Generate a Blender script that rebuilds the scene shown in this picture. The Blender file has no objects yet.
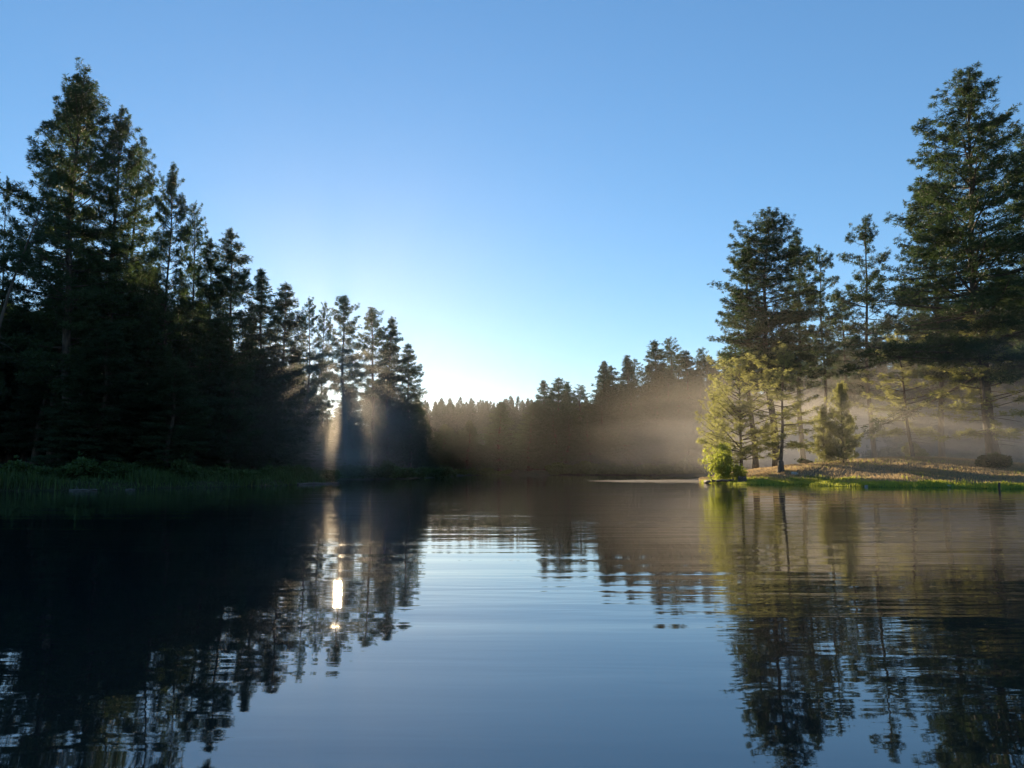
import bpy, math
import numpy as np
from mathutils import Vector

S = bpy.context.scene
COL = S.collection
R = math.radians

# ------------------------------------------------------------------ camera
W, H_PX, F = 1024.0, 768.0, 773.0
PITCH = math.atan((470.0 - 384.0) / F)
EYE = 1.25
cam = bpy.data.objects.new('camera', bpy.data.cameras.new('camera'))
COL.objects.link(cam)
cam.location = (0, 0, EYE)
cam.rotation_euler = (math.pi / 2 + PITCH, 0, 0)
cam.data.sensor_width = 36.0
cam.data.lens = 36.0 * F / W
cam.data.clip_start = 0.05
cam.data.clip_end = 5000
S.camera = cam

# ------------------------------------------------------------------ sky, sun, exposure
SUN_AZ, SUN_EL = -12.4, 8.7            # degrees: azimuth right of the view axis (+Y), elevation
world = bpy.data.worlds.new('World')
S.world = world
world.use_nodes = True
wn = world.node_tree
wn.nodes.clear()
sky = wn.nodes.new('ShaderNodeTexSky')
sky.sky_type = 'NISHITA'
sky.sun_disc = False
sky.sun_elevation = R(SUN_EL)
sky.sun_rotation = R(SUN_AZ)
sky.altitude = 700
sky.air_density = 1.0
sky.dust_density = 0.06
sky.ozone_density = 3.0
bg = wn.nodes.new('ShaderNodeBackground')
bg.inputs['Strength'].default_value = 0.15
gmn = wn.nodes.new('ShaderNodeGamma')
gmn.inputs['Gamma'].default_value = 0.70
hs = wn.nodes.new('ShaderNodeHueSaturation')
hs.inputs['Saturation'].default_value = 1.25
hs.inputs['Hue'].default_value = 0.506
wn.links.new(sky.outputs[0], gmn.inputs['Color'])
wn.links.new(gmn.outputs[0], hs.inputs['Color'])
wn.links.new(hs.outputs[0], bg.inputs['Color'])
wo = wn.nodes.new('ShaderNodeOutputWorld')
wn.links.new(bg.outputs[0], wo.inputs['Surface'])

sl = bpy.data.lights.new('sun', 'SUN')
sl.energy = 5.0
sl.angle = R(0.5)
sl.color = (1.0, 0.77, 0.49)
sun = bpy.data.objects.new('sun', sl)
COL.objects.link(sun)
sd = Vector((math.sin(R(SUN_AZ)) * math.cos(R(SUN_EL)), math.cos(R(SUN_AZ)) * math.cos(R(SUN_EL)), math.sin(R(SUN_EL))))
sun.rotation_euler = sd.to_track_quat('Z', 'Y').to_euler()
sun.location = (-40, 100, 60)

S.view_settings.view_transform = 'Standard'
S.view_settings.look = 'None'
S.view_settings.exposure = 1.16
S.view_settings.gamma = 1.0
S.view_settings.use_curve_mapping = False
S.render.engine = 'CYCLES'
S.cycles.use_denoising = True
S.cycles.max_bounces = 6
S.cycles.diffuse_bounces = 2
S.cycles.glossy_bounces = 3
S.cycles.transmission_bounces = 3
S.cycles.transparent_max_bounces = 4
S.cycles.volume_bounces = 0
S.cycles.volume_max_steps = 64
S.cycles.caustics_reflective = False
S.cycles.caustics_refractive = False

HAZE_DENSITY = 0.000045
MIST_DENSITY = 0.0044

# ------------------------------------------------------------------ helpers
def ray(px, py):
    u, v = (px - 512.0) / F, (384.0 - py) / F
    return np.array([u, math.cos(PITCH) - v * math.sin(PITCH), math.sin(PITCH) + v * math.cos(PITCH)])

def at(px, py, Y):
    """world point seen at a pixel, at depth Y"""
    d = ray(px, py)
    return d * (Y / d[1]) + np.array([0, 0, EYE])

def gx(px, Y):
    return float(at(px, 470, Y)[0])

def mat(name):
    m = bpy.data.materials.new(name)
    m.use_nodes = True
    nt = m.node_tree
    b = nt.nodes['Principled BSDF']
    return m, nt, b

def node(nt, kind, **kw):
    n = nt.nodes.new(kind)
    for k, v in kw.items():
        setattr(n, k, v)
    return n

def ramp(nt, stops):
    r = nt.nodes.new('ShaderNodeValToRGB')
    while len(r.color_ramp.elements) < len(stops):
        r.color_ramp.elements.new(0.5)
    for e, (p, c) in zip(r.color_ramp.elements, stops):
        e.position = p
        e.color = (*c, 1)
    return r

def mesh_from(name, verts, faces_list, material, smooth=False, attrs=None):
    """faces_list: list of int arrays (n,3) or (n,4)"""
    me = bpy.data.meshes.new(name)
    verts = np.asarray(verts, dtype=np.float32)
    me.vertices.add(len(verts))
    me.vertices.foreach_set('co', verts.ravel())
    faces_list = [np.asarray(f, dtype=np.int32) for f in faces_list if len(f)]
    loops = np.concatenate([f.ravel() for f in faces_list])
    totals = np.concatenate([np.full(len(f), f.shape[1], dtype=np.int32) for f in faces_list])
    starts = np.concatenate([[0], np.cumsum(totals)[:-1]]).astype(np.int32)
    me.loops.add(len(loops))
    me.loops.foreach_set('vertex_index', loops)
    me.polygons.add(len(totals))
    me.polygons.foreach_set('loop_start', starts)
    me.polygons.foreach_set('loop_total', totals)
    if smooth:
        me.polygons.foreach_set('use_smooth', np.ones(len(totals), dtype=bool))
    if attrs:
        for an, av in attrs.items():
            a = me.attributes.new(an, 'FLOAT', 'POINT')
            a.data.foreach_set('value', np.asarray(av, dtype=np.float32))
    me.update(calc_edges=True)
    me.validate()
    me.materials.append(material)
    return me

class Acc:
    def __init__(self):
        self.v, self.q, self.t, self.n = [], [], [], 0
    def add(self, v, q=None, t=None):
        v = np.asarray(v, dtype=np.float64)
        if q is not None and len(q): self.q.append(np.asarray(q) + self.n)
        if t is not None and len(t): self.t.append(np.asarray(t) + self.n)
        self.v.append(v); self.n += len(v)
    def tube(self, pts, rad, sides=6, cap=True):
        pts = np.asarray(pts, float); rad = np.asarray(rad, float)
        n = len(pts)
        tan = np.gradient(pts, axis=0)
        tan /= np.linalg.norm(tan, axis=1)[:, None] + 1e-9
        ref = np.array([0, 0, 1.0]) if abs(tan[0, 2]) < 0.8 else np.array([1.0, 0, 0])
        a = np.cross(tan, ref); a /= np.linalg.norm(a, axis=1)[:, None] + 1e-9
        b = np.cross(tan, a)
        th = np.arange(sides) * 2 * math.pi / sides
        v = pts[:, None, :] + rad[:, None, None] * (np.cos(th)[None, :, None] * a[:, None, :] + np.sin(th)[None, :, None] * b[:, None, :])
        v = v.reshape(-1, 3)
        i = np.arange(n - 1)[:, None] * sides
        j = np.arange(sides)[None, :]; k = (j + 1) % sides
        q = np.stack([i + j, i + k, i + sides + k, i + sides + j], -1).reshape(-1, 4)
        t = []
        if cap:
            v = np.concatenate([v, pts[:1], pts[-1:]])
            c0, c1 = n * sides, n * sides + 1
            for s in range(sides):
                t.append((c0, (s + 1) % sides, s)); o = (n - 1) * sides
                t.append((c1, o + s, o + (s + 1) % sides))
        self.add(v, q, t if t else None)
    def mesh(self, name, material, smooth=False, attrs=None):
        fl = []
        if self.q: fl.append(np.concatenate(self.q))
        if self.t: fl.append(np.concatenate(self.t))
        return mesh_from(name, np.concatenate(self.v), fl, material, smooth, attrs)

def tag(o, label=None, cat=None, group=None, kind=None):
    if label: o['label'] = label
    if cat: o['category'] = cat
    if group: o['group'] = group
    if kind: o['kind'] = kind
    return o

def link(name, data, parent=None):
    o = bpy.data.objects.new(name, data)
    COL.objects.link(o)
    if parent: o.parent = parent
    return o

def fbm(x, y, seed=0, octaves=4):
    """cheap smooth pseudo noise on arrays, about -1..1"""
    rs = np.random.RandomState(seed)
    out = np.zeros_like(np.asarray(x, float)); amp = 1.0; tot = 0
    fr = 1.0
    for o in range(octaves):
        for k in range(3):
            th = rs.uniform(0, 2 * math.pi); ph = rs.uniform(0, 2 * math.pi)
            out += amp * np.sin(fr * (x * math.cos(th) + y * math.sin(th)) + ph + 0.9 * np.sin(fr * 0.7 * (y * math.cos(th) - x * math.sin(th)) + ph * 2)) / 3
        tot += amp; amp *= 0.5; fr *= 2.03
    return out / tot * 1.6

# ------------------------------------------------------------------ lake outline and terrain
LAKE = np.array([
    (-75, 8), (-58, 34), (-44, 43), (gx(-80, 45), 45), (gx(0, 47), 47), (gx(60, 48), 48.5), (gx(120, 51), 51), (gx(200, 56), 56), (gx(260, 61), 61),
    (gx(305, 68), 68), (gx(332, 78), 78), (gx(338, 94), 94), (gx(370, 102), 102), (gx(410, 110), 110), (gx(440, 130), 130),
    (gx(462, 172), 172), (gx(500, 196), 196), (gx(555, 188), 188), (gx(610, 184), 184), (gx(660, 178), 178), (gx(705, 165), 165), (gx(722, 130), 130), (gx(715, 104), 104), (gx(695, 97.5), 97.5),
    (gx(650, 94.5), 94.5), (gx(592, 90.5), 90.5), (gx(584, 89), 89), (gx(600, 87), 87), (gx(650, 83), 83), (gx(695, 78.5), 78.5), (gx(712, 74), 74),
    (gx(735, 68), 68), (gx(770, 64.5), 64.5), (gx(784, 64), 64), (gx(802, 67), 67), (gx(810, 63), 63), (gx(825, 60), 60), (gx(870, 57.5), 57.5),
    (gx(915, 55.5), 55.5), (gx(940, 55.8), 55.8), (gx(970, 53), 53), (gx(1000, 51), 51), (gx(1020, 51.5), 51.5), (gx(1050, 49), 49), (gx(1160, 46), 46), (62, 40), (80, 8), (76, -45), (0, -75), (-70, -45)])

def lake_sd(x, y):
    """signed distance to the shoreline, positive on land"""
    x = np.asarray(x, float); y = np.asarray(y, float)
    d = np.full(x.shape, 1e9); inside = np.zeros(x.shape, bool)
    n = len(LAKE)
    for i in range(n):
        ax, ay = LAKE[i]; bx, by = LAKE[(i + 1) % n]
        ex, ey = bx - ax, by - ay
        t = np.clip(((x - ax) * ex + (y - ay) * ey) / (ex * ex + ey * ey), 0, 1)
        d = np.minimum(d, np.hypot(x - ax - t * ex, y - ay - t * ey))
        c = ((ay > y) != (by > y))
        with np.errstate(divide='ignore', invalid='ignore'):
            xi = ex * (y - ay) / (ey if ey != 0 else 1e-9) + ax
        inside ^= c & (x < xi)
    return np.where(inside, -d, d)

def sstep(a, b, x):
    t = np.clip((x - a) / (b - a), 0, 1)
    return t * t * (3 - 2 * t)

def terrain(x, y):
    x = np.asarray(x, float); y = np.asarray(y, float)
    s = lake_sd(x, y) + 0.35 * fbm(x * 0.9, y * 0.9, 3, 3)
    land = 0.12 * np.clip(s, 0, 4) + 0.05 * np.clip(s - 4, 0, 30) + 0.02 * np.clip(s - 34, 0, 200)
    right = sstep(14, 22, x) * sstep(95, 80, y)
    # right bank: low grassy lip, then a worn dirt mound
    z_right = 0.15 * sstep(0, 2.4, s) + 0.04 * np.clip(s, 0, 10) + 0.005 * np.clip(s - 10, 0, 60)
    z_right = z_right + 2.0 * np.exp(-((x - gx(890, 84)) / 16.0) ** 2 - ((y - 83) / 16.5) ** 2) * sstep(1, 9, s)
    left = sstep(-8, -16, x) * sstep(110, 85, y)
    z_left = 0.35 * sstep(0, 1.0, s) + 0.09 * np.clip(s, 0, 12) + 0.03 * np.clip(s - 12, 0, 100)
    spit = sstep(27, 20, x) * sstep(2, 6, x) * sstep(72, 78, y) * sstep(101, 96, y)
    land = land * (1 - 0.72 * spit)
    z = land * (1 - right * (1 - spit)) * (1 - left) + z_right * right * (1 - spit) + z_left * left
    # hills behind
    z = z + 17 * sstep(250, 420, np.hypot(x * 0.8, y)) * sstep(0, 60, s)
    z = z + np.where(s > 0, 1, 0) * (0.06 * fbm(x * 0.35, y * 0.35, 5) * np.clip(s * 0.5, 0, 1) + 0.035 * fbm(x * 1.6, y * 1.6, 8, 3) * np.clip(s, 0, 1))
    bed = np.clip(0.35 * s, -3.0, 0) - 0.02
    return np.where(s > 0, z, bed), s

def axis(lo, hi, dlo, dhi, fine, coarse):
    a = list(np.arange(dlo, dhi, fine))
    x, st = dhi, fine
    while x < hi:
        a.append(x); st = min(st * 1.25, coarse); x += st
    a.append(hi)
    x, st = dlo, fine; pre = []
    while True:
        st = min(st * 1.25, coarse); x -= st
        if x <= lo: break
        pre.append(x)
    pre.append(lo)
    return np.array(pre[::-1] + a)

xs = axis(-700, 700, -45, 62, 0.55, 30)
ys = axis(-400, 900, 42, 100, 0.55, 30)
GX, GY = np.meshgrid(xs, ys)
GZ, GS = terrain(GX, GY)
nx, ny = len(xs), len(ys)
ii = (np.arange(ny - 1)[:, None] * nx + np.arange(nx - 1)[None, :]).ravel()
quads = np.stack([ii, ii + 1, ii + nx + 1, ii + nx], -1)
right_m = sstep(15, 20, GX) * sstep(110, 84, GY)
grass_m = right_m * sstep(4.6 , 2.4, GS + 1.1 * fbm(GX * 0.5, GY * 0.5, 21))
dirt_m = right_m * sstep(2.0, 5.0, GS + 0.8 * fbm(GX * 0.5, GY * 0.5, 21)) * sstep(36, 24, GS)
spit_m = sstep(25, 19, GX) * sstep(4, 7, GX) * sstep(76, 80, GY) * sstep(99, 96, GY)

gm, nt, b = mat('ground_soil')
geo = node(nt, 'ShaderNodeNewGeometry')
def attr(n):
    a = node(nt, 'ShaderNodeAttribute'); a.attribute_name = n; return a
def mix(fac, a, c):
    m = node(nt, 'ShaderNodeMix', data_type='RGBA')
    nt.links.new(fac, m.inputs[0])
    for sock, val in ((m.inputs[6], a), (m.inputs[7], c)):
        if isinstance(val, tuple): sock.default_value = (*val, 1)
        else: nt.links.new(val, sock)
    return m.outputs[2]
def noise(scale, detail=5, rough=0.6, vec=None):
    n = node(nt, 'ShaderNodeTexNoise'); n.inputs['Scale'].default_value = scale
    n.inputs['Detail'].default_value = detail; n.inputs['Roughness'].default_value = rough
    nt.links.new(vec or geo.outputs['Position'], n.inputs['Vector'])
    return n.outputs['Fac']
n1 = noise(0.6); n2 = noise(6.0)
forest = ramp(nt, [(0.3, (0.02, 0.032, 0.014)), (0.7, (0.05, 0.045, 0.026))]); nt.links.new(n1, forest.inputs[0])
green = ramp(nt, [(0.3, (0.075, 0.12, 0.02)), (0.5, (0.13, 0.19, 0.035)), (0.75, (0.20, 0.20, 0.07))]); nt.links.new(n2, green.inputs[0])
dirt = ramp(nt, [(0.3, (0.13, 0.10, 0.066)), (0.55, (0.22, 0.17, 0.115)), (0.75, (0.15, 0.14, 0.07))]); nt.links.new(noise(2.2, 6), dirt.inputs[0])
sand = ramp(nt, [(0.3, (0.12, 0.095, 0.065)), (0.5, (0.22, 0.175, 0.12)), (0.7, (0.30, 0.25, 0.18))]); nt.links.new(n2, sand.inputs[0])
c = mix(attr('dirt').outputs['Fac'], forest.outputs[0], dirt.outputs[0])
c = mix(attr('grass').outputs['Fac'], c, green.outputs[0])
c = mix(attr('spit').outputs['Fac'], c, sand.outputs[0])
nt.links.new(c, b.inputs['Base Color'])
b.inputs['Roughness'].default_value = 0.95
b.inputs['Specular IOR Level'].default_value = 0.1
bp = node(nt, 'ShaderNodeBump'); bp.inputs['Strength'].default_value = 0.7; bp.inputs['Distance'].default_value = 0.12
nt.links.new(noise(4.0, 8, 0.7), bp.inputs['Height']); nt.links.new(bp.outputs[0], b.inputs['Normal'])
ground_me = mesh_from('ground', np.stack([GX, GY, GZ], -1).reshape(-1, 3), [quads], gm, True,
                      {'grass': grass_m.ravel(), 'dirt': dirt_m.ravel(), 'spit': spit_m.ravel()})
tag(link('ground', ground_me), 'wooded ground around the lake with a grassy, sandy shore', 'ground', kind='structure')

def gz(x, y):
    return float(terrain(np.array([x]), np.array([y]))[0][0])

# ------------------------------------------------------------------ water
wm, nt, b = mat('lake_water')
b.inputs['Base Color'].default_value = (0.006, 0.012, 0.014, 1)
b.inputs['Roughness'].default_value = 0.02
b.inputs['IOR'].default_value = 2.05
tc = node(nt, 'ShaderNodeNewGeometry')
def wnoise(sx, sy, rot, detail, dist=0.0):
    mp = node(nt, 'ShaderNodeMapping'); mp.inputs['Scale'].default_value = (sx, sy, 1); mp.inputs['Rotation'].default_value = (0, 0, R(rot))
    n = node(nt, 'ShaderNodeTexNoise'); n.inputs['Scale'].default_value = 1.0; n.inputs['Detail'].default_value = detail
    n.inputs['Roughness'].default_value = 0.45; n.inputs['Distortion'].default_value = dist
    nt.links.new(tc.outputs['Position'], mp.inputs['Vector']); nt.links.new(mp.outputs[0], n.inputs['Vector'])
    return n.outputs['Fac']
def wbump(h, dist, prev=None):
    k = node(nt, 'ShaderNodeBump'); k.inputs['Strength'].default_value = 1.0; k.inputs['Distance'].default_value = dist
    nt.links.new(h, k.inputs['Height'])
    if prev: nt.links.new(prev, k.inputs['Normal'])
    return k.outputs[0]
def wmul(a, c_):
    m = node(nt, 'ShaderNodeMath', operation='MULTIPLY'); nt.links.new(a, m.inputs[0]); nt.links.new(c_, m.inputs[1]); return m.outputs[0]
def wrange(a, lo, hi, v0, v1):
    m = node(nt, 'ShaderNodeMapRange', interpolation_type='SMOOTHSTEP'); nt.links.new(a, m.inputs[0])
    for i, v in zip((1, 2, 3, 4), (lo, hi, v0, v1)): m.inputs[i].default_value = v
    return m.outputs[0]
patch = wrange(wnoise(0.035, 0.09, 15, 2.0, 0.6), 0.40, 0.62, 0.25, 1.3)
nrm = wbump(wnoise(0.11, 0.70, 7, 1.0, 0.5), 0.016)
nrm = wbump(wmul(wnoise(0.33, 2.3, -5, 2.0, 0.8), patch), 0.0055, nrm)
nrm = wbump(wmul(wnoise(1.3, 5.5, 9, 2.0, 0.6), patch), 0.0018, nrm)
nt.links.new(nrm, b.inputs['Normal'])
wx = np.array([-110, 110.0]); wy = np.array([-110, 215.0])
water_me = mesh_from('water', [(-110, -110, 0), (110, -110, 0), (110, 215, 0), (-110, 215, 0)], [[(0, 1, 2, 3)]], wm)
tag(link('water', water_me), 'calm dark lake surface mirroring the trees and sky', 'water', kind='structure')

# ------------------------------------------------------------------ plant materials
def leaf_mat(name, dark, light, trans, tmix=0.35):
    m, nt, b = mat(name)
    oi = node(nt, 'ShaderNodeObjectInfo')
    at_ = node(nt, 'ShaderNodeAttribute'); at_.attribute_name = 'tint'
    r1 = ramp(nt, [(0.0, dark), (1.0, light)]); nt.links.new(at_.outputs['Fac'], r1.inputs[0])
    hsv = node(nt, 'ShaderNodeHueSaturation')
    mr = node(nt, 'ShaderNodeMapRange'); mr.inputs[3].default_value = 0.75; mr.inputs[4].default_value = 1.25
    nt.links.new(oi.outputs['Random'], mr.inputs[0]); nt.links.new(mr.outputs[0], hsv.inputs['Value'])
    nt.links.new(r1.outputs[0], hsv.inputs['Color'])
    nt.links.new(hsv.outputs[0], b.inputs['Base Color'])
    b.inputs['Roughness'].default_value = 0.6
    b.inputs['Specular IOR Level'].default_value = 0.25
    tr = node(nt, 'ShaderNodeBsdfTranslucent'); tr.inputs['Color'].default_value = (*trans, 1)
    ms = node(nt, 'ShaderNodeMixShader'); ms.inputs[0].default_value = tmix
    nt.links.new(b.outputs[0], ms.inputs[1]); nt.links.new(tr.outputs[0], ms.inputs[2])
    nt.links.new(ms.outputs[0], nt.nodes['Material Output'].inputs['Surface'])
    return m

M_PINE = leaf_mat('pine_needles', (0.017, 0.034, 0.017), (0.048, 0.072, 0.028), (0.08, 0.13, 0.04), 0.34)
M_FIR = leaf_mat('fir_needles', (0.015, 0.032, 0.018), (0.042, 0.066, 0.030), (0.06, 0.11, 0.035), 0.30)
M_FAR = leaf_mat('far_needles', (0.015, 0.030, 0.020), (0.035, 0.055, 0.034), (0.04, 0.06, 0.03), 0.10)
M_SUNLIT = leaf_mat('sunlit_needles', (0.06, 0.085, 0.025), (0.13, 0.15, 0.05), (0.42, 0.43, 0.14), 0.6)  # pale yellow of sunlight put into the foliage colour of the sunlit trees
M_LEAF = leaf_mat('willow_leaves', (0.06, 0.11, 0.02), (0.13, 0.19, 0.035), (0.46, 0.52, 0.08), 0.65)
M_SHRUB = leaf_mat('bank_shrub_leaves', (0.030, 0.060, 0.020), (0.07, 0.11, 0.035), (0.10, 0.15, 0.03), 0.35)
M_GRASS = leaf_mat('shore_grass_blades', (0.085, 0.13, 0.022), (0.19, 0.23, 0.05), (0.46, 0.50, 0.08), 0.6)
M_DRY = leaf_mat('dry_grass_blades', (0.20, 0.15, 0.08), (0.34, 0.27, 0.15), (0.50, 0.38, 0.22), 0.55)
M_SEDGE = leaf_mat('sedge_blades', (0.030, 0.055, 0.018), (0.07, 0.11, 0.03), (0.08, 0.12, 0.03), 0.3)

m_bark, nt, b = mat('pine_bark')
tcn = node(nt, 'ShaderNodeTexCoord'); mp = node(nt, 'ShaderNodeMapping'); mp.inputs['Scale'].default_value = (3, 3, 0.7)
nz = node(nt, 'ShaderNodeTexNoise'); nz.inputs['Scale'].default_value = 2.0; nz.inputs['Detail'].default_value = 6
nt.links.new(tcn.outputs['Object'], mp.inputs[0]); nt.links.new(mp.outputs[0], nz.inputs['Vector'])
rp = ramp(nt, [(0.35, (0.035, 0.027, 0.022)), (0.65, (0.115, 0.082, 0.06))]); nt.links.new(nz.outputs['Fac'], rp.inputs[0])
nt.links.new(rp.outputs[0], b.inputs['Base Color']); b.inputs['Roughness'].default_value = 0.9
bp = node(nt, 'ShaderNodeBump'); bp.inputs['Distance'].default_value = 0.05; nt.links.new(nz.outputs['Fac'], bp.inputs['Height']); nt.links.new(bp.outputs[0], b.inputs['Normal'])
m_grey, nt, b = mat('weathered_wood')
nz = node(nt, 'ShaderNodeTexNoise'); nz.inputs['Scale'].default_value = 5.0; nz.inputs['Detail'].default_value = 6
rp = ramp(nt, [(0.35, (0.04, 0.036, 0.03)), (0.65, (0.10, 0.09, 0.08))]); nt.links.new(nz.outputs['Fac'], rp.inputs[0])
nt.links.new(rp.outputs[0], b.inputs['Base Color']); b.inputs['Roughness'].default_value = 0.80
m_rock, nt, b = mat('pale_rock')
nz = node(nt, 'ShaderNodeTexNoise'); nz.inputs['Scale'].default_value = 4.0; nz.inputs['Detail'].default_value = 8
rp = ramp(nt, [(0.35, (0.22, 0.21, 0.19)), (0.65, (0.42, 0.40, 0.36))]); nt.links.new(nz.outputs['Fac'], rp.inputs[0])
nt.links.new(rp.outputs[0], b.inputs['Base Color']); b.inputs['Roughness'].default_value = 0.9

# ------------------------------------------------------------------ foliage builder
def unit(v):
    return v / (np.linalg.norm(v, axis=-1, keepdims=True) + 1e-9)

def tufts_mesh(name, c, ax, size, rs, n_needles, width, flat, material, spread=0.9):
    """each tuft: a burst of narrow needle blades; c centres, ax twig directions"""
    N = len(c)
    d = rs.normal(size=(N, n_needles, 3))
    d[..., 2] *= flat
    d = unit(unit(d) * spread + ax[:, None, :] * 0.55)
    L = size[:, None] * rs.uniform(0.65, 1.15, (N, n_needles))
    perp = unit(np.cross(d, rs.normal(size=(N, n_needles, 3))))
    w = (size[:, None] * width * rs.uniform(0.7, 1.3, (N, n_needles)))[..., None] * perp
    base = c[:, None, :] + d * (L * 0.06)[..., None]
    mid = c[:, None, :] + d * (L * 0.55)[..., None]
    tip = c[:, None, :] + d * L[..., None]
    v = np.stack([base, mid - w, tip, mid + w], 2).reshape(-1, 3)
    q = np.arange(N * n_needles * 4).reshape(-1, 4)
    tint = np.repeat(np.clip(rs.normal(0.45, 0.25, N), 0, 1), n_needles * 4)
    return mesh_from(name, v, [q], material, False, {'tint': tint})

def make_conifer(seed, H=30.0, base=0.25, rmax=4.0, profile='pine', spacing=0.62, per=4.6, tuft=0.38, needles=20, width=0.062,
                 tuft_per_m=10.0, flat=0.9, up0=-8, up1=42, droop=0.0, gap=0.10, trunk_r=None, mat_leaf=None, dead=10, irregular=0.18, top_keep=0.99, wob=0.25):
    rs = np.random.RandomState(seed)
    trunk_r = trunk_r or H * 0.0095
    mat_leaf = mat_leaf or M_PINE
    zs = np.linspace(-0.4, H, 18)
    ph = rs.uniform(0, 6.28, 4)
    def centre(z):
        z = np.asarray(z, float)
        return np.stack([wob * np.sin(z * 0.16 + ph[0]) + 0.3 * wob * np.sin(z * 0.5 + ph[1]) - wob * math.sin(ph[0]),
                         wob * np.sin(z * 0.14 + ph[2]) + 0.3 * wob * np.sin(z * 0.45 + ph[3]) - wob * math.sin(ph[2]), z], -1)
    A = Acc()
    tr = trunk_r * (1 - 0.97 * np.clip(zs / H, 0, 1) ** 0.85) + 0.015
    tr[0] *= 1.35
    A.tube(centre(zs), tr, 9)
    B = A
    C, AX, SZ = [], [], []
    z = base * H
    k = 0
    lobes = rs.uniform(0, 6.28, 3)
    while z < H * top_keep:
        t = max(0.0, (z / H - base) / (1 - base))
        if profile == 'pine':
            env = (1 - t) ** 0.55 * (0.5 + 0.5 * min(1, t / 0.2))
        elif profile == 'column':
            env = (1 - t ** 2.6) ** 0.8 * (0.5 + 0.5 * min(1, t / 0.2)) * 0.95
        elif profile == 'cone':
            env = (1 - t) ** 0.72 * (0.75 + 0.25 * min(1, t / 0.1))
        else:  # 'broadcone'
            env = (1 - t) ** 0.72 * (0.8 + 0.2 * min(1, t / 0.08))
        nb = per * (0.75 + 0.5 * rs.rand())
        if t > 0.93: nb *= 0.8
        for _ in range(int(round(nb))):
            az = k * 2.39996 + rs.normal(0, 0.5); k += 1
            if rs.rand() < gap: continue
            lob = 1 + 0.14 * math.sin(2 * az + lobes[0] + z * 0.25) + 0.10 * math.sin(3 * az + lobes[1] - z * 0.5)
            L = max(0.22, rmax * env * lob * math.exp(rs.normal(0, irregular)) * 0.92)
            L = min(L, rmax * 1.25 * max(env, 0.12) + 0.15)
            el = R(min(54.0, up0 + (up1 - up0) * t ** 1.2 + rs.normal(0, 10)))
            p0 = centre(z + rs.uniform(-0.25, 0.25) * spacing)
            hd = np.array([math.cos(az), math.sin(az), 0.0])
            s = np.linspace(0, 1, 6)
            rise = math.tan(el) * L * s + (0.16 * L * s ** 2 if droop == 0 else -droop * L * s ** 1.6 + 0.45 * droop * L * s ** 4)
            side = np.array([-hd[1], hd[0], 0]) * (rs.normal(0, 0.10) * L)
            pts = p0 + hd * (L * s)[:, None] + np.array([0, 0, 1.0]) * rise[:, None] + side * (s ** 2)[:, None]
            br = max(0.012, 0.018 * L) * (1 - 0.85 * s) + 0.004
            B.tube(pts, br, 4, False)
            nt_ = max(3, int(round(3 + tuft_per_m * L)))
            sp = np.clip(rs.beta(1.6, 1.0, nt_) * 0.85 + 0.17, 0.1, 1.0)
            if t > 0.85 or L < 0.8: sp = rs.uniform(0.1, 1.0, nt_)
            sp[0] = 1.0
            q = np.stack([np.interp(sp, s, pts[:, i]) for i in range(3)], -1)
            spread = 0.30 * L * (1.05 - sp * 0.55) * (sp > 0.05)
            lat = rs.uniform(-1, 1, nt_) * np.minimum(spread, 1.3); lat[0] = 0
            q = q + np.stack([-hd[1] * lat, hd[0] * lat, rs.normal(0, 0.17, nt_) + 0.15 * np.abs(lat) * (1 if droop == 0 else -1)], -1)
            dirv = np.tile(hd, (nt_, 1)) + np.stack([-hd[1] * np.sign(lat), hd[0] * np.sign(lat), np.zeros(nt_)], -1) * 0.6
            dirv[:, 2] += 0.45 if droop == 0 else -0.1
            C.append(q); AX.append(unit(dirv)); SZ.append(np.full(nt_, tuft) * rs.uniform(0.7, 1.25, nt_) * (0.75 + 0.25 * (1 - t)))
        z += spacing * (0.7 + 0.6 * rs.rand()) * (1.0 if t < 0.7 else 0.8)
    # leader
    ld = centre(np.linspace(H * 0.965, H, 6)); C.append(ld); AX.append(np.tile([0, 0, 1.0], (6, 1))); SZ.append(np.full(6, tuft * 0.75))
    # dead snags under the crown
    for _ in range(dead):
        zz = rs.uniform(0.10, max(base, 0.16) + 0.05) * H; az = rs.uniform(0, 6.28); L = rs.uniform(0.6, 2.2)
        s = np.linspace(0, 1, 4); hd = np.array([math.cos(az), math.sin(az), 0])
        B.tube(centre(zz) + hd * (L * s)[:, None] + np.array([0, 0, 1.0]) * (-0.12 * L * s - 0.1 * L * s ** 2)[:, None], 0.03 * (1 - 0.8 * s) + 0.006, 4, False)
    trunk = A.mesh('trunk', m_bark, True)
    crown = tufts_mesh('crown', np.concatenate(C), np.concatenate(AX), np.concatenate(SZ), rs, needles, width, flat, mat_leaf)
    cc = np.concatenate(C); r = np.percentile(np.hypot(cc[:, 0], cc[:, 1]), 92)
    return dict(H=H, r=float(r), parts=[('trunk', trunk), ('crown', crown)])

PR = {}
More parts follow.
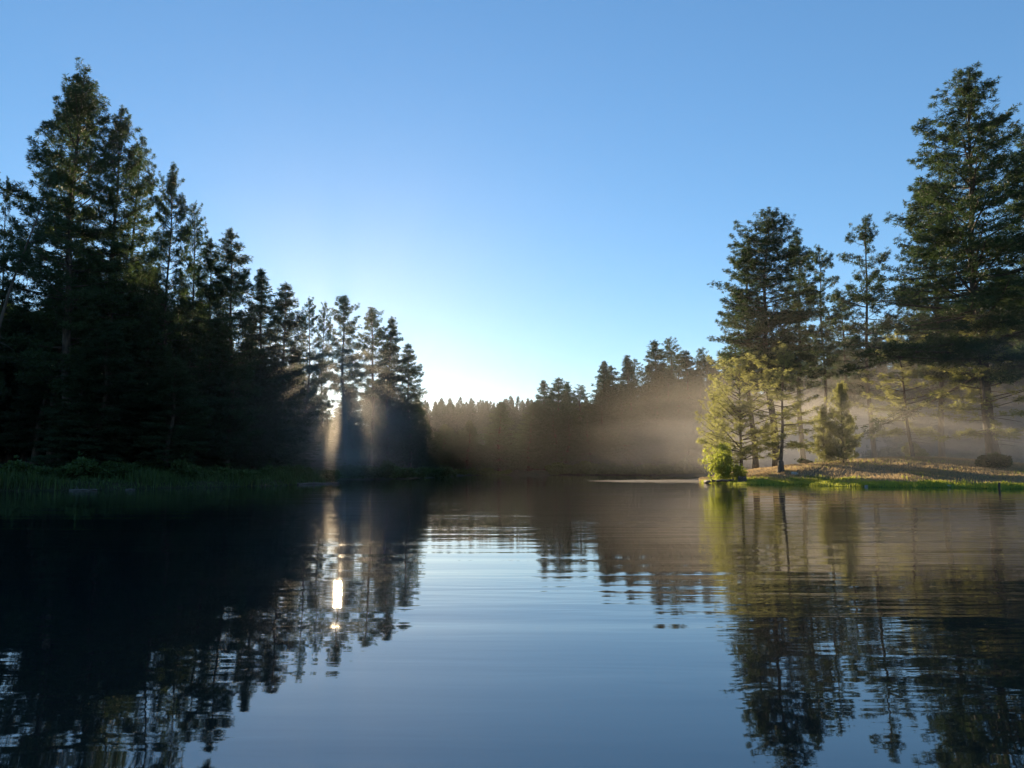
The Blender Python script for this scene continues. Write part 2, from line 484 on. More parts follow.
# ponderosa-like: open, rounded, clumped
PR['pineA'] = make_conifer(11, H=34, base=0.20, rmax=4.2, profile='pine', spacing=0.66)
PR['pineB'] = make_conifer(12, H=32, base=0.26, rmax=3.6, profile='column', spacing=0.66, gap=0.14)
PR['pineC'] = make_conifer(13, H=30, base=0.24, rmax=3.2, profile='pine', spacing=0.70, gap=0.18)
PR['bankA'] = make_conifer(61, H=34, base=0.30, rmax=4.2, profile='column', spacing=0.56, per=5.0, dead=22)
PR['bankB'] = make_conifer(62, H=32, base=0.36, rmax=3.4, profile='pine', spacing=0.60, gap=0.12, dead=22)
PR['bankC'] = make_conifer(63, H=26, base=0.42, rmax=2.4, profile='column', spacing=0.80, per=4.0, gap=0.2, irregular=0.38, dead=20)
PR['leaner'] = make_conifer(64, H=26, base=0.66, rmax=2.4, profile='pine', spacing=0.8, per=4.0, gap=0.2, irregular=0.35, dead=24, trunk_r=0.26)
PR['bigpine'] = make_conifer(14, H=36, base=0.22, rmax=6.4, profile='broadcone', spacing=0.60, per=5.2, gap=0.08, tuft_per_m=8.5, tuft=0.40)
PR['highcrown'] = make_conifer(16, H=28, base=0.45, rmax=2.6, profile='pine', spacing=0.6, per=5, gap=0.08, dead=16)
PR['sparse'] = make_conifer(15, H=24, base=0.22, rmax=2.3, profile='column', spacing=0.85, per=3.6, gap=0.25, tuft_per_m=5.5, irregular=0.4, dead=14)
# fir / larch-like: dense, pointed
PR['firA'] = make_conifer(21, H=28, base=0.08, rmax=3.3, profile='cone', spacing=0.50, per=5.6, tuft=0.42, flat=0.45, up0=-12, up1=30, droop=0.25, gap=0.05, mat_leaf=M_FIR, tuft_per_m=7.0, dead=4)
PR['firB'] = make_conifer(22, H=28, base=0.14, rmax=2.8, profile='cone', spacing=0.55, per=5.2, tuft=0.42, flat=0.5, up0=-8, up1=34, droop=0.2, gap=0.08, mat_leaf=M_FIR, tuft_per_m=7.0, dead=6)
PR['firC'] = make_conifer(23, H=26, base=0.10, rmax=3.0, profile='pine', spacing=0.55, per=5.0, tuft=0.40, flat=0.6, up0=-6, up1=36, droop=0.15, gap=0.08, mat_leaf=M_FIR, dead=6)
PR['young'] = make_conifer(31, H=8, base=0.03, rmax=2.1, profile='cone', spacing=0.30, per=5.0, tuft=0.34, flat=0.9, up0=14, up1=55, gap=0.05, mat_leaf=M_SUNLIT, tuft_per_m=8, dead=0, wob=0.06)
PR['youngB'] = make_conifer(32, H=12, base=0.10, rmax=3.2, profile='pine', spacing=0.40, per=5.0, tuft=0.34, flat=0.9, irregular=0.4, up0=14, up1=52, gap=0.36, mat_leaf=M_SUNLIT, tuft_per_m=6, dead=0, wob=0.1)
PR['golden'] = make_conifer(33, H=17, base=0.20, rmax=3.6, profile='pine', spacing=0.75, per=4.0, tuft=0.40, up0=-6, up1=40, gap=0.22, irregular=0.4, mat_leaf=M_SUNLIT, tuft_per_m=5.5, dead=6)
PR['low'] = make_conifer(41, H=24, base=0.04, rmax=3.4, profile='cone', spacing=1.25, per=4.5, tuft=1.05, needles=7, width=0.2, tuft_per_m=1.3, gap=0.02, droop=0.15, mat_leaf=M_FIR, dead=0)

KIND = {'leaner': 'pine_tree', 'bankA': 'pine_tree', 'bankB': 'pine_tree', 'bankC': 'pine_tree', 'highcrown': 'pine_tree', 'pineA': 'pine_tree', 'pineB': 'pine_tree', 'pineC': 'pine_tree', 'bigpine': 'pine_tree', 'sparse': 'pine_tree', 'golden': 'pine_tree',
        'firA': 'fir_tree', 'firB': 'fir_tree', 'firC': 'fir_tree', 'young': 'fir_tree', 'youngB': 'fir_tree'}
rng = np.random.RandomState(7)

def tree(proto, px, top, Y, half, label, group=None, tilt=None, rot=None):
    """a tree whose tip is seen at (px, top) from depth Y, half: crown half width in pixels"""
    p = PR[proto]
    tip = at(px, top, Y)
    x, y = float(tip[0]), float(Y)
    z0 = gz(x, y)
    h = tip[2] - z0
    s = h / p['H']
    rad = 1.22 * half * Y / F
    sxy = rad / p['r']
    e = bpy.data.objects.new(KIND[proto], None); COL.objects.link(e)
    e.location = (x, y, z0 - 0.05)
    e.empty_display_size = 0.5
    e.scale = (sxy, sxy, s)
    e.rotation_euler = (0, 0, rot if rot is not None else rng.uniform(0, 6.28))
    if tilt is not None:
        e.rotation_euler = (0, R(tilt), 0)
    for nm, me in p['parts']:
        link(nm, me, e)
    tag(e, label, 'tree', group)
    return e

# ------------------------------------------------------------------ left bank trees
GL = 'tall conifers along the shaded left bank'
tree('pineA', 88, 73, 60, 47, 'tallest broad dark pine on the shaded left bank', GL, rot=0.4)
tree('pineC', 74, 84, 66, 30, 'dark pine just left of the tallest left bank pine, its tip slightly lower', GL)
tree('pineB', 126, 106, 62, 32, 'tall dark pine right of the tallest left bank pine, second in height', GL)
tree('pineC', 146, 140, 70, 24, 'dark pine squeezed behind the second tallest pine of the left bank', GL)
tree('pineB', 175, 162, 63, 20, 'slender open pine with sky showing through, on the left bank', GL)
tree('pineC', 192, 205, 70, 19, 'shorter thin pine right beside the slender open pine on left bank', GL)
tree('firC', 214, 240, 66, 22, 'dense dark fir, shorter left one of two paired tips near the left bank middle', GL)
tree('firC', 236, 230, 66, 25, 'dense dark fir, taller right one of two paired tips near the left bank middle', GL)
tree('firA', 266, 268, 72, 26, 'pointed dark fir just right of the paired dense firs', GL)
tree('firC', 291, 282, 76, 23, 'pointed dark fir left of the glowing sun gap', GL)
tree('firA', 311, 402, 92, 13, 'short dark fir at the foot of the thin backlit pine by the sun glow', GL)
tree('firA', 324, 418, 98, 11, 'small dark fir below the slim backlit tree in front of the sun', GL)
tree('pineC', 308, 300, 84, 14, 'thin backlit pine touching the left edge of the sun glow', GL)
tree('pineC', 327, 304, 100, 11, 'slim backlit tree directly in front of the sun glow', GL)
tree('highcrown', 349, 297, 128, 17, rot=0.3, label='tallest of the hazy backlit trees right of the sun', group=GL)
tree('highcrown', 373, 310, 133, 16, rot=2.0, label='hazy backlit tree second right of the sun, beside the tallest hazy one', group=GL)
tree('firC', 391, 316, 134, 17, 'hazy open pine third right of the sun', GL)
tree('firC', 412, 343, 136, 15, 'hazy open pine ending the left bank treeline beside the far notch', GL)
tree('sparse', 8, 182, 58, 15, 'ragged pine near the left picture edge behind the leaning trunk', GL)
tree('pineB', -16, 140, 57, 20, 'tall pine cut by the left picture edge', GL)
lean = tree('leaner', 54, 162, 51, 18, 'leaning pine with a bare slanted trunk at the far left', GL)
lean.rotation_euler = (0, R(13), 0)
lean.location.x -= math.tan(R(13)) * 21.5
GB = 'conifers standing deep in the shaded left forest'
LB = 'dark conifer standing in shade behind the front row of the left bank'
rs = np.random.RandomState(3)
sky_l = np.array([(-60, 190), (0, 300), (45, 305), (90, 250), (140, 265), (190, 300), (230, 320), (270, 340), (300, 362), (316, 395), (330, 420), (345, 420), (360, 392), (395, 386), (410, 392), (430, 408), (450, 425)])
for i in range(64):
    px = -60 + (i + rs.uniform(0, 1)) * (490 / 64)
    Y = np.interp(px, [0, 200, 300, 340, 440], [62, 72, 88, 128, 150]) + rs.uniform(0, 20)
    top = np.interp(px, sky_l[:, 0], sky_l[:, 1]) + rs.uniform(-12, 40)
    if 333 < px < 384: top = np.interp(px, [333, 350, 384], [402, 388, 378]) + rs.uniform(-3, 14)
    tree(['firA', 'firB', 'firC', 'firA'][i % 4], px, top, Y, np.interp(px, [0, 300, 340, 440], [27, 21, 15, 12]) * rs.uniform(0.85, 1.2), LB, GB)
LU = 'low dark fir with branches to the ground among the left bank trunks'
for i in range(18):
    px = -40 + (i + rs.uniform(0, 1)) * (340 / 18)
    Y = np.interp(px, [0, 100, 200, 300], [51.5, 54, 60, 76]) + rs.uniform(0, 6)
    if px < 62: continue
    tree(['firA', 'firC'][i % 2], px, np.interp(px, [0, 60, 200, 300], [345, 325, 345, 392]) + rs.uniform(-35, 50), Y, rs.uniform(20, 30) * 62 / Y, LU, 'low firs among the left bank trunks')

# ------------------------------------------------------------------ right bank trees
GR = 'trees on the sunlit right bank'
tree('bankA', 768, 208, 84, 35, 'tall rounded pine, left of the two tallest on the right bank', GR, rot=2.1)
tree('bankB', 748, 240, 88, 24, 'pine half hidden behind the left flank of the tall rounded pine', GR)
tree('bankB', 794, 238, 90, 22, 'pine half hidden behind the right flank of the tall rounded pine', GR)
tree('bankC', 818, 247, 92, 18, 'mid height pine between the rounded pine and the narrow open pine', GR)
tree('bankB', 838, 290, 98, 20, 'lower dark pine just left of the narrow open pine', GR)
tree('bankC', 862, 216, 95, 22, 'narrow open pine standing alone against the sky on right bank', GR)
tree('bigpine', 968, 68, 76, 76, 'huge spreading pine, tallest tree on the right bank', GR, rot=1.0)
tree('bankA', 925, 180, 90, 30, 'dark pine merging with the left side of the huge spreading pine', GR)
tree('bankA', 1040, 120, 86, 44, 'tall pine cut by the right picture edge', GR)
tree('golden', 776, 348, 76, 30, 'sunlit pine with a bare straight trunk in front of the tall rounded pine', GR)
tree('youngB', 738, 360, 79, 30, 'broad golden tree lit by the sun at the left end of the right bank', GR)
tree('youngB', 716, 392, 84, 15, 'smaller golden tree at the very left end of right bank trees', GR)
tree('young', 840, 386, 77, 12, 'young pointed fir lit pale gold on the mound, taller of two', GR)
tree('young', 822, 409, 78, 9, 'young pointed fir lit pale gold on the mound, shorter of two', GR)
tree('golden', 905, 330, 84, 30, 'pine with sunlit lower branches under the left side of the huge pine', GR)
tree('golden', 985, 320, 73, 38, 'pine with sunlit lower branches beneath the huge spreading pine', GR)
GRB = 'conifers standing in shade behind the right bank'
LRB = 'dark conifer in the shaded wood behind the right bank meadow'
for i in range(40):
    px = 728 + (i + rs.uniform(0, 1)) * (420 / 40)
    Y = (rs.uniform(180, 215) if px < 890 else rs.uniform(112, 140))
    top = np.interp(px, [730, 800, 850, 880, 930, 1100], [350, 335, 342, 332, 300, 250]) + rs.uniform(-8, 40)
    tree(['firA', 'firB', 'firC', 'pineC'][i % 4], px, top, Y, rs.uniform(18, 24) if px < 890 else rs.uniform(20, 28), LRB, GRB)
# ------------------------------------------------------------------ far shore trees
GF = 'misty conifers on the far shore'
FW = 1.25
far = [(547, 380, 214, 13), (561, 377, 210, 13), (570, 382, 218, 11), (582, 386, 212, 12), (600, 361, 205, 14), (614, 366, 214, 13), (628, 356, 204, 13),
       (637, 360, 214, 12), (653, 341, 200, 14), (667, 339, 206, 15), (681, 353, 214, 13), (690, 350, 202, 12), (700, 349, 210, 13), (711, 356, 204, 13), (722, 352, 212, 13)]
ords = ['first', 'second', 'third', 'fourth', 'fifth', 'sixth', 'seventh', 'eighth', 'ninth', 'tenth', 'eleventh', 'twelfth', 'thirteenth', 'fourteenth', 'last']
for i, (px, top, Y, hw) in enumerate(far):
    tree(['firA', 'firC', 'firB', 'pineC'][i % 4] if px < 645 else ['pineC', 'pineB', 'firC'][i % 3], px, top, Y, hw * FW,
         f'hazy far shore conifer, {ords[i]} treetop from left on the misty skyline', GF)
tree('firA', 500, 402, 200, 17, 'wide low fir standing alone at the head of the lake', GF)
tree('firA', 467, 420, 190, 14, 'small rounded fir left of the lone wide fir at the lake head', GF)
tree('firC', 531, 402, 212, 13, 'short hazy conifer between the lone wide fir and the far skyline trees', GF)
GFB = 'conifers filling the misty far shore slope'
LFB = 'hazy conifer low on the misty far shore slope below the skyline trees'
for i in range(64):
    px = 524 + (i + rs.uniform(0, 1)) * (225 / 64)
    lo = np.interp(px, [524, 560, 600, 650, 700, 730], [425, 402, 390, 372, 374, 372])
    Y = np.interp(px, [520, 560, 620, 705, 750], [206, 198, 190, 184, 184]) + rs.uniform(0, 26)
    tree(['firA', 'firC', 'firB'][i % 3], px, lo - 8 + rs.uniform(0, 40) * (1 if i % 3 else 1.6), Y, rs.uniform(13, 18), LFB, GFB)
GN = 'small trees around the head of the lake'
LN = 'small dim conifer at the shaded head of the lake below the distant ridge'
for i in range(16):
    px = 424 + (i + rs.uniform(0, 1)) * (125 / 16)
    Y = np.interp(px, [424, 460, 550], [165, 198, 212]) + rs.uniform(0, 24)
    tree(['firB', 'firA', 'firC'][i % 3], px, np.interp(px, [424, 450, 480, 550], [412, 428, 442, 430]) + rs.uniform(-4, 14), Y, rs.uniform(8, 12), LN, GN)

# ------------------------------------------------------------------ distant wood on the ridge (one mass)
def merged_forest(name, spots, label):
    mv, mq, tv, n = [], [], [], 0
    me = PR['low']['parts'][1][1]
    co = np.empty(len(me.vertices) * 3, np.float32); me.vertices.foreach_get('co', co); co = co.reshape(-1, 3)
    fq = np.arange(len(co)).reshape(-1, 4)
    tint = np.empty(len(co), np.float32); me.attributes['tint'].data.foreach_get('value', tint)
    for (x, y, h, w, a) in spots:
        s = h / PR['low']['H']; c, d = math.cos(a) * w * s, math.sin(a) * w * s
        v = np.stack([co[:, 0] * c - co[:, 1] * d + x, co[:, 0] * d + co[:, 1] * c + y, co[:, 2] * s + gz(x, y)], -1)
        mv.append(v); mq.append(fq + n); tv.append(tint); n += len(v)
    m = mesh_from(name, np.concatenate(mv), [np.concatenate(mq)], M_FAR, False, {'tint': np.concatenate(tv)})
    return tag(link(name, m), label, 'wood', kind='stuff')
rs = np.random.RandomState(19)
spots = []
for i in range(330):
    px = rs.uniform(395, 640); Y = rs.uniform(360, 450)
    z = terrain(np.array([gx(px, Y)]), np.array([Y]))[0][0]
    top = at(px, 403 + rs.normal(0, 3.5) + (rs.uniform(0, 16) if i % 2 else 0), Y)[2]
    spots.append((gx(px, Y), Y, max(8, min(30, top - z)), rs.uniform(1.0, 1.5), rs.uniform(0, 6.28)))
merged_forest('distant_forest', spots, 'distant blue grey wood on the ridge beyond the lake head')

spots = []
for i in range(170):
    px = rs.uniform(-160, 300); Y = rs.uniform(100, 170)
    x = gx(px, Y); top = at(px, np.interp(px, [-160, 60, 200, 300], [280, 320, 345, 395]) + rs.uniform(-10, 30), Y)[2]
    spots.append((x, Y, top - gz(x, Y), rs.uniform(1.1, 1.6), rs.uniform(0, 6.28)))
merged_forest('shaded_forest', spots, 'dark mass of shaded forest deep behind the left bank trees')

# ------------------------------------------------------------------ shrubs
def make_shrub(seed, h, r, leaf, n=420, blade=0.16, lobes=5):
    rs = np.random.RandomState(seed)
    A = Acc(); C = []; AX = []
    for k in range(lobes):
        az = rs.uniform(0, 6.28); rr = r * rs.uniform(0.1, 0.8); hh = h * rs.uniform(0.35, 0.88) * (1 - 0.35 * rr / r)
        tip = np.array([math.cos(az) * rr, math.sin(az) * rr, hh])
        s = np.linspace(0, 1, 5)[:, None]
        A.tube(tip * s * np.array([1, 1, 1]) + np.array([0, 0, 0.25 * h]) * (s - s ** 2), (0.035 * (1 - 0.7 * s[:, 0])), 5, False)
        m = n // lobes
        d = unit(rs.normal(size=(m, 3))); rad = rs.uniform(0.25, 1.0, m) ** 0.5
        ext = np.array([r * 0.36, r * 0.36, h * 0.24]) * rs.uniform(0.8, 1.2)
        p = tip + d * rad[:, None] * ext - np.array([0, 0, 0.12 * h])
        low = tip * rs.uniform(0.25, 0.9, (m // 3, 1)) + rs.normal(0, 0.16 * r, (m // 3, 3))
        p = np.concatenate([p, low]); C.append(p); AX.append(unit(p - np.array([0, 0, h * 0.3])))
    C = np.concatenate(C); C[:, 2] = np.maximum(C[:, 2], 0.08); AX = np.concatenate(AX)
    stem = A.mesh('stem', m_bark, True)
    fol = tufts_mesh('foliage', C, AX, np.full(len(C), blade * 1.5) * rs.uniform(0.7, 1.3, len(C)), rs, 9, 0.20, 0.9, leaf)
    return dict(H=h, r=r, parts=[('stem', stem), ('foliage', fol)])
PR['willow'] = make_shrub(51, 4.2, 2.2, M_LEAF, 720, 0.14, 20)
PR['shrubA'] = make_shrub(52, 1.8, 1.5, M_SHRUB, 620, 0.16, 6)
PR['shrubB'] = make_shrub(53, 1.5, 1.3, M_SHRUB, 520, 0.15, 5)
PR['goldbush'] = make_shrub(54, 2.4, 1.5, M_SUNLIT, 700, 0.18, 6)
for k in ('willow', 'shrubA', 'shrubB', 'goldbush'): KIND[k] = 'shrub'
def shrub(proto, px, Y, h, r, label, group=None):
    p = PR[proto]; x = gx(px, Y)
    e = bpy.data.objects.new('shrub', None); COL.objects.link(e)
    e.location = (x, Y, gz(x, Y) - 0.05); e.rotation_euler = (0, 0, rng.uniform(0, 6.28)); e.empty_display_size = 0.3
    e.scale = (r / p['r'], r / p['r'], h / p['H'])
    for nm, me in p['parts']: link(nm, me, e)
    return tag(e, label, 'shrub', group)
shrub('willow', 721, 74, 4.4, 2.2, 'bright yellow green leafy shrub at the left tip of right bank')
shrub('willow', 739, 73, 1.7, 1.1, 'lower green shrub right beside the bright yellow green one')
shrub('goldbush', 914, 86, 2.6, 1.9, 'rounded gold lit bush behind the mound left of the huge pine')
shrub('shrubA', 986, 68, 1.9, 1.7, 'dark bush at the foot of the huge spreading pine')
shrub('shrubB', 803, 84, 0.9, 1.2, 'low dark bush right of the bare straight pine trunk')
for i in range(16):
    shrub(['shrubA', 'shrubB'][i % 2], 850 + i * 15 + rng.uniform(-5, 5), rng.uniform(104, 112), rng.uniform(2.4, 4.2), rng.uniform(2.2, 3.2), 'dim bush at the edge of the shaded wood behind the right bank', 'bushes along the wood edge behind the right bank')
GS_ = 'low shrubs along the shaded left bank'
rs = np.random.RandomState(23)
for i in range(26):
    px = -30 + i * 14.2 + rs.uniform(-5, 5)
    Y = np.interp(px, [0, 60, 120, 200, 260, 305, 332], [48, 49.5, 52, 57, 62, 69.5, 80]) + rs.uniform(1.2, 4.5)
    shrub(['shrubA', 'shrubB'][i % 2], px, Y, rs.uniform(0.9, 2.0), rs.uniform(1.1, 1.9), 'dark leafy shrub on the shaded left bank at the foot of the conifers', GS_)
for i in range(24):
    px = 560 + i * 6.6 + rs.uniform(-2, 2)
    Y = np.interp(px, [555, 610, 660, 720], [188, 184, 178, 166]) + rs.uniform(2, 7)
    shrub(['shrubA', 'shrubB'][i % 2], px, Y, rs.uniform(2.0, 4.2), rs.uniform(2.2, 3.4), 'dim leafy shrub along the far water edge below the misty conifers', 'shrubs along the far water edge')
for i in range(22):
    px = 332 + i * 8.2 + rs.uniform(-3, 3)
    Y = np.interp(px, [332, 338, 370, 410, 440, 462, 500, 555], [78, 94, 102, 110, 130, 172, 196, 189]) + rs.uniform(1.5, 5)
    shrub(['shrubA', 'shrubB'][i % 2], px, Y, rs.uniform(1.4, 3.0), rs.uniform(1.8, 2.8), 'dim leafy shrub on the shaded shore below the sun and the far notch', 'shrubs on the shore below the sun')

# ------------------------------------------------------------------ grasses (stuff)
def blades(name, P, hgt, width, rs, material, label, cat):
    N = len(P)
    az = rs.uniform(0, 6.28, N); lean_ = rs.uniform(0.05, 0.6, N) * hgt
    hd = np.stack([np.cos(az), np.sin(az), np.zeros(N)], -1); pr = np.stack([-hd[:, 1], hd[:, 0], np.zeros(N)], -1)
    up = np.array([0, 0, 1.0])
    b0 = P - pr * width[:, None]; b1 = P + pr * width[:, None]
    mid = P + up * (hgt * 0.6)[:, None] + hd * (lean_ * 0.35)[:, None]
    m0 = mid - pr * (width * 0.8)[:, None]; m1 = mid + pr * (width * 0.8)[:, None]
    tip = P + up * hgt[:, None] + hd * lean_[:, None]
    v = np.stack([b0, b1, m1, m0, tip], 1).reshape(-1, 3)
    o = np.arange(N)[:, None] * 5
    me = mesh_from(name, v, [o + np.array([[0, 1, 2, 3]]), o + np.array([[3, 2, 4]])], material, False, {'tint': np.repeat(np.clip(rs.normal(0.5, 0.28, N), 0, 1), 5)})
    return tag(link(name, me), label, cat, kind='stuff')
rs = np.random.RandomState(31)
X = rs.uniform(17, 52, 330000); Y = rs.uniform(45, 78, 330000)
z, s = terrain(X, Y)
dens = sstep(-0.3, 0.3, s) * sstep(4.8, 2.2, s + 1.2 * fbm(X * 0.5, Y * 0.5, 21)) + 0.05 * (s > 3) * (s < 24) * (fbm(X * 0.3, Y * 0.5, 33) > 0.15)
keep = (rs.rand(len(X)) < dens * 0.5) & (s > 0.02) & (X > 0.2 * Y)
P = np.stack([X, Y, z - 0.02], -1)[keep]
clump = 0.6 + 0.7 * np.clip(fbm(P[:, 0] * 1.3, P[:, 1] * 1.3, 44) + 0.4, 0, 1)
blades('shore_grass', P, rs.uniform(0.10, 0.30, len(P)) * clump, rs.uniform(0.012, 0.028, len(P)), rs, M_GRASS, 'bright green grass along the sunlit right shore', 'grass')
X = rs.uniform(17, 75, 400000); Y = rs.uniform(52, 100, 400000)
z, s = terrain(X, Y)
keep = (s > 2.2) & (s < 34) & (X > 0.24 * Y) & (rs.rand(len(X)) < 0.35 + 0.6 * sstep(-0.2, 0.5, fbm(X * 0.25, Y * 0.6, 61)))
P = np.stack([X, Y, z - 0.02], -1)[keep]
blades('dry_grass', P, rs.uniform(0.05, 0.22, len(P)), rs.uniform(0.010, 0.026, len(P)), rs, M_DRY, 'short dry tan grass scattered over the dirt mound and meadow', 'grass')
X = rs.uniform(-60, -14, 200000); Y = rs.uniform(42, 92, 200000)
z, s = terrain(X, Y)
keep = (s > 0.02) & (rs.rand(len(X)) < sstep(9, 1, s) * 0.8)
P = np.stack([X, Y, z - 0.02], -1)[keep]
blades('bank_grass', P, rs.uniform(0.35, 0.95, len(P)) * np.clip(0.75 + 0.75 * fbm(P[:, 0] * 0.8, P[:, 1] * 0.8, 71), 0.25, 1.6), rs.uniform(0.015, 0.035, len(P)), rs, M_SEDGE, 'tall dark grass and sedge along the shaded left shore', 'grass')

# ------------------------------------------------------------------ small things on the shores
def log_thing(name, a, c, r, material, label, cat, group=None, stub=True, seed=0):
    rs = np.random.RandomState(seed)
    a = np.array(a, float); c = np.array(c, float)
    t = np.linspace(0, 1, 9)
    pts = a + (c - a) * t[:, None] + rs.normal(0, r * 0.15, (9, 3))
    A = Acc(); A.tube(pts, r * (1 - 0.45 * t) * rs.uniform(0.92, 1.08, 9), 9)
    o = link(name, A.mesh(name, material, True)); tag(o, label, cat, group)
    if stub:
        for k in (3, 6):
            B = Acc(); d = rs.normal(size=3); d[2] = abs(d[2]) + 0.4; d = unit(d)
            B.tube(np.array([pts[k], pts[k] + d * r * 2.2, pts[k] + d * r * 3.4 + (0, 0, 0.04)]), np.array([0.3, 0.24, 0.1]) * r, 5)
            link('branch_stub', B.mesh('branch_stub', material, True), o)
    return o
log_thing('floating_log', (gx(88, 49), 47.0, 0.03), (gx(110, 49), 47.6, 0.05), 0.10, m_grey, 'pale log floating off the shaded left bank, nearest the left edge', 'log', seed=1)
log_thing('floating_log', (gx(130, 49), 48.6, 0.02), (gx(137, 49), 48.9, 0.05), 0.07, m_grey, 'short pale log floating right of the longer one off left bank', 'log', stub=False, seed=2)
log_thing('floating_log', (gx(306, 69), 66.5, 0.03), (gx(342, 74), 73.0, 0.05), 0.12, m_grey, 'long pale log in the water at the tip of the left bank', 'log', seed=3)
log_thing('driftwood_log', (gx(702, 76), 75.0, 0.16), (gx(730, 71), 70.2, 0.34), 0.15, m_grey, 'driftwood log lying on the shore at the left end of right bank', 'log', seed=4)

def stump(px, Y, h, r, label, seed, material):
    rs = np.random.RandomState(seed); x = gx(px, Y); z0 = gz(x, Y)
    zs = np.array([-0.1, 0.0, 0.12, 0.4, 0.75, 1.0]) * h; rr = r * np.array([1.7, 1.5, 1.2, 1.0, 0.95, 0.9])
    A = Acc(); n = 14; th = np.arange(n) * 2 * math.pi / n; flare = 1 + 0.14 * np.sin(4 * th + seed)
    v = np.stack([np.stack([np.cos(th) * q * flare, np.sin(th) * q * flare, np.full(n, zz) + (0.12 * h * np.sin(2 * th + seed) if i == 5 else 0) + rs.normal(0, 0.01, n)], -1) for i, (zz, q) in enumerate(zip(zs, rr))]).reshape(-1, 3)
    v = np.concatenate([v, [[0, 0, h * 0.97]]])
    i = np.arange(5)[:, None] * n; j = np.arange(n)[None]; k = (j + 1) % n
    A.add(v, np.stack([i + j, i + k, i + n + k, i + n + j], -1).reshape(-1, 4), [(5 * n + s_, 5 * n + (s_ + 1) % n, 6 * n) for s_ in range(n)])
    o = link('tree_stump', A.mesh('tree_stump', material, True)); o.location = (x, Y, z0)
    return tag(o, label, 'stump')
stump(742, 70, 0.55, 0.34, 'dark broken stump near the waterline left of the dirt mound', 3, m_bark)
stump(781, 75, 1.1, 0.30, 'reddish stump standing beside the bare straight pine trunk', 5, m_bark)

def rock(px, Y, r, label, seed):
    import bmesh
    rs = np.random.RandomState(seed)
    bm = bmesh.new(); bmesh.ops.create_icosphere(bm, subdivisions=3, radius=1.0)
    dirs = unit(rs.normal(size=(9, 3))); cut = rs.uniform(0.55, 0.9, 9)
    for v in bm.verts:
        p = np.array(v.co)
        for d, c_ in zip(dirs, cut):
            e = p @ d - c_
            if e > 0: p = p - d * e
        v.co = Vector(p * np.array([1.3, 1.0, 0.7]) * r)
    me = bpy.data.meshes.new('rock'); bm.to_mesh(me); bm.free(); me.materials.append(m_rock)
    x = gx(px, Y); o = link('rock', me); o.location = (x, Y, gz(x, Y) + 0.2 * r)
    return tag(o, label, 'rock')
rock(794, 73, 0.30, 'small pale rock on the dirt right of the bare pine trunk', 4)

for px_, Y_, r_, lb_ in ((708, 76.2, 0.16, 'small stone at the water edge where the sand spit meets the bank'), (792, 64.6, 0.20, 'stone in the small notch of the grassy right shore'),
                         (866, 57.9, 0.15, 'stone at the waterline of the grassy shore below the mound crest'), (948, 55.6, 0.18, 'stone at the waterline between the grass and the short dark post')):
    rock(px_, Y_, r_, lb_, int(px_))

def post(px, Y, h, r, label):
    x = gx(px, Y); A = Acc(); zs = np.array([-0.8, 0, h * 0.9, h]); A.tube(np.stack([0.02 * zs, 0 * zs, zs], -1), np.array([r, r, r * 0.95, r * 0.6]), 10)
    o = link('wooden_post', A.mesh('wooden_post', m_bark, False)); o.location = (x, Y, 0)
    return tag(o, label, 'post')
post(998, 50.0, 0.45, 0.07, 'short dark post standing in the water off the right bank')

# ------------------------------------------------------------------ air
def box(name, lo, hi, material):
    x0, y0, z0 = lo; x1, y1, z1 = hi
    v = [(x0, y0, z0), (x1, y0, z0), (x1, y1, z0), (x0, y1, z0), (x0, y0, z1), (x1, y0, z1), (x1, y1, z1), (x0, y1, z1)]
    f = [(0, 3, 2, 1), (4, 5, 6, 7), (0, 1, 5, 4), (1, 2, 6, 5), (2, 3, 7, 6), (3, 0, 4, 7)]
    return link(name, mesh_from(name, v, [f], material))
hm = bpy.data.materials.new('haze_air'); hm.use_nodes = True; nt = hm.node_tree; nt.nodes.clear()
pv = node(nt, 'ShaderNodeVolumePrincipled'); pv.inputs['Color'].default_value = (0.95, 0.96, 1.0, 1); pv.inputs['Density'].default_value = HAZE_DENSITY
pv.inputs['Anisotropy'].default_value = 0.80
ou = node(nt, 'ShaderNodeOutputMaterial'); nt.links.new(pv.outputs[0], ou.inputs['Volume'])
tag(box('haze', (-705, -405, -4.2), (705, 905, 46), hm), 'thin morning haze filling the air over the lake', 'haze', kind='stuff')

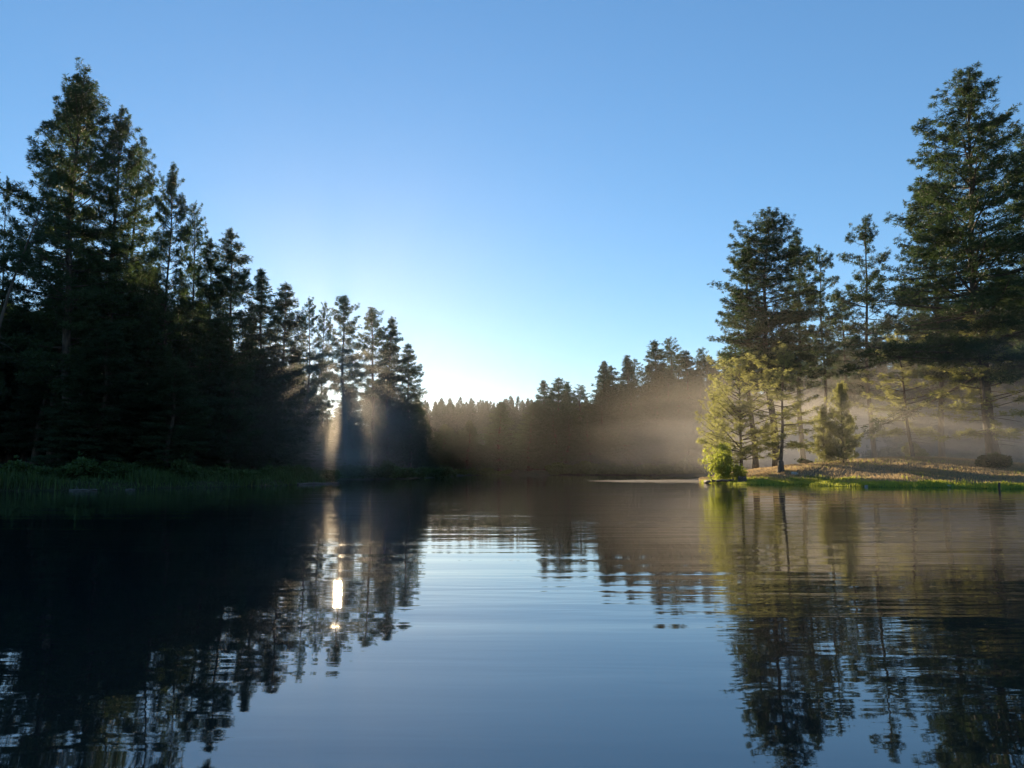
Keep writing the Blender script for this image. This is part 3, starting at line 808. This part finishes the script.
mm = bpy.data.materials.new('mist_air'); mm.use_nodes = True; nt = mm.node_tree; nt.nodes.clear()
pv = node(nt, 'ShaderNodeVolumePrincipled'); pv.inputs['Color'].default_value = (1.0, 0.95, 0.87, 1); pv.inputs['Anisotropy'].default_value = 0.45  # white mist given a warm tint to imitate golden sunlight
ge = node(nt, 'ShaderNodeNewGeometry'); sx = node(nt, 'ShaderNodeSeparateXYZ'); nt.links.new(ge.outputs['Position'], sx.inputs[0])
def mr(src, a, b_, c_, d_):
    m = node(nt, 'ShaderNodeMapRange', interpolation_type='SMOOTHSTEP')
    for i, v in zip((1, 2, 3, 4), (a, b_, c_, d_)): m.inputs[i].default_value = v
    nt.links.new(src, m.inputs[0]); return m.outputs[0]
def mul(a, c_):
    m = node(nt, 'ShaderNodeMath', operation='MULTIPLY')
    nt.links.new(a, m.inputs[0])
    if isinstance(c_, float): m.inputs[1].default_value = c_
    else: nt.links.new(c_, m.inputs[1])
    return m.outputs[0]
mp = node(nt, 'ShaderNodeMapping'); mp.inputs['Scale'].default_value = (0.035, 0.035, 0.13); nt.links.new(ge.outputs['Position'], mp.inputs[0])
nz = node(nt, 'ShaderNodeTexNoise'); nz.inputs['Scale'].default_value = 1.0; nz.inputs['Detail'].default_value = 5; nz.inputs['Distortion'].default_value = 0.8; nt.links.new(mp.outputs[0], nz.inputs['Vector'])
d = mul(mr(sx.outputs['Z'], 0.3, 3.5, 0.25, 1.0), mr(sx.outputs['Z'], 2.5, 19.0, 1.0, 0.0))
dr = mr(sx.outputs['X'], 9.0, 42.0, 0.0, 1.7)
dl = mul(mul(mr(sx.outputs['Y'], 112.0, 130.0, 1.0, 0.0), mr(sx.outputs['Y'], 55.0, 75.0, 0.0, 1.0)), mr(sx.outputs['X'], -19.0, -10.0, 2.7, 0.0))
ad = node(nt, 'ShaderNodeMath', operation='ADD'); nt.links.new(dr, ad.inputs[0]); nt.links.new(dl, ad.inputs[1])
d = mul(d, ad.outputs[0])
d = mul(d, mr(sx.outputs['X'], 22.0, 36.0, 1.0, 1.5))
d = mul(d, mr(sx.outputs['Y'], 50.0, 68.0, 0.0, 1.0))
d = mul(d, mr(sx.outputs['Y'], 90.0, 190.0, 1.0, 0.45))
d = mul(d, mr(nz.outputs['Fac'], 0.36, 0.64, 0.12, 1.5))
nt.links.new(mul(d, MIST_DENSITY), pv.inputs['Density'])
ou = node(nt, 'ShaderNodeOutputMaterial'); nt.links.new(pv.outputs[0], ou.inputs['Volume'])
tag(box('mist', (-34, 41, 0.05), (150, 200, 19.5), mm), 'low mist tinted golden like sunlight hanging over the lake and right shore', 'mist', kind='stuff')
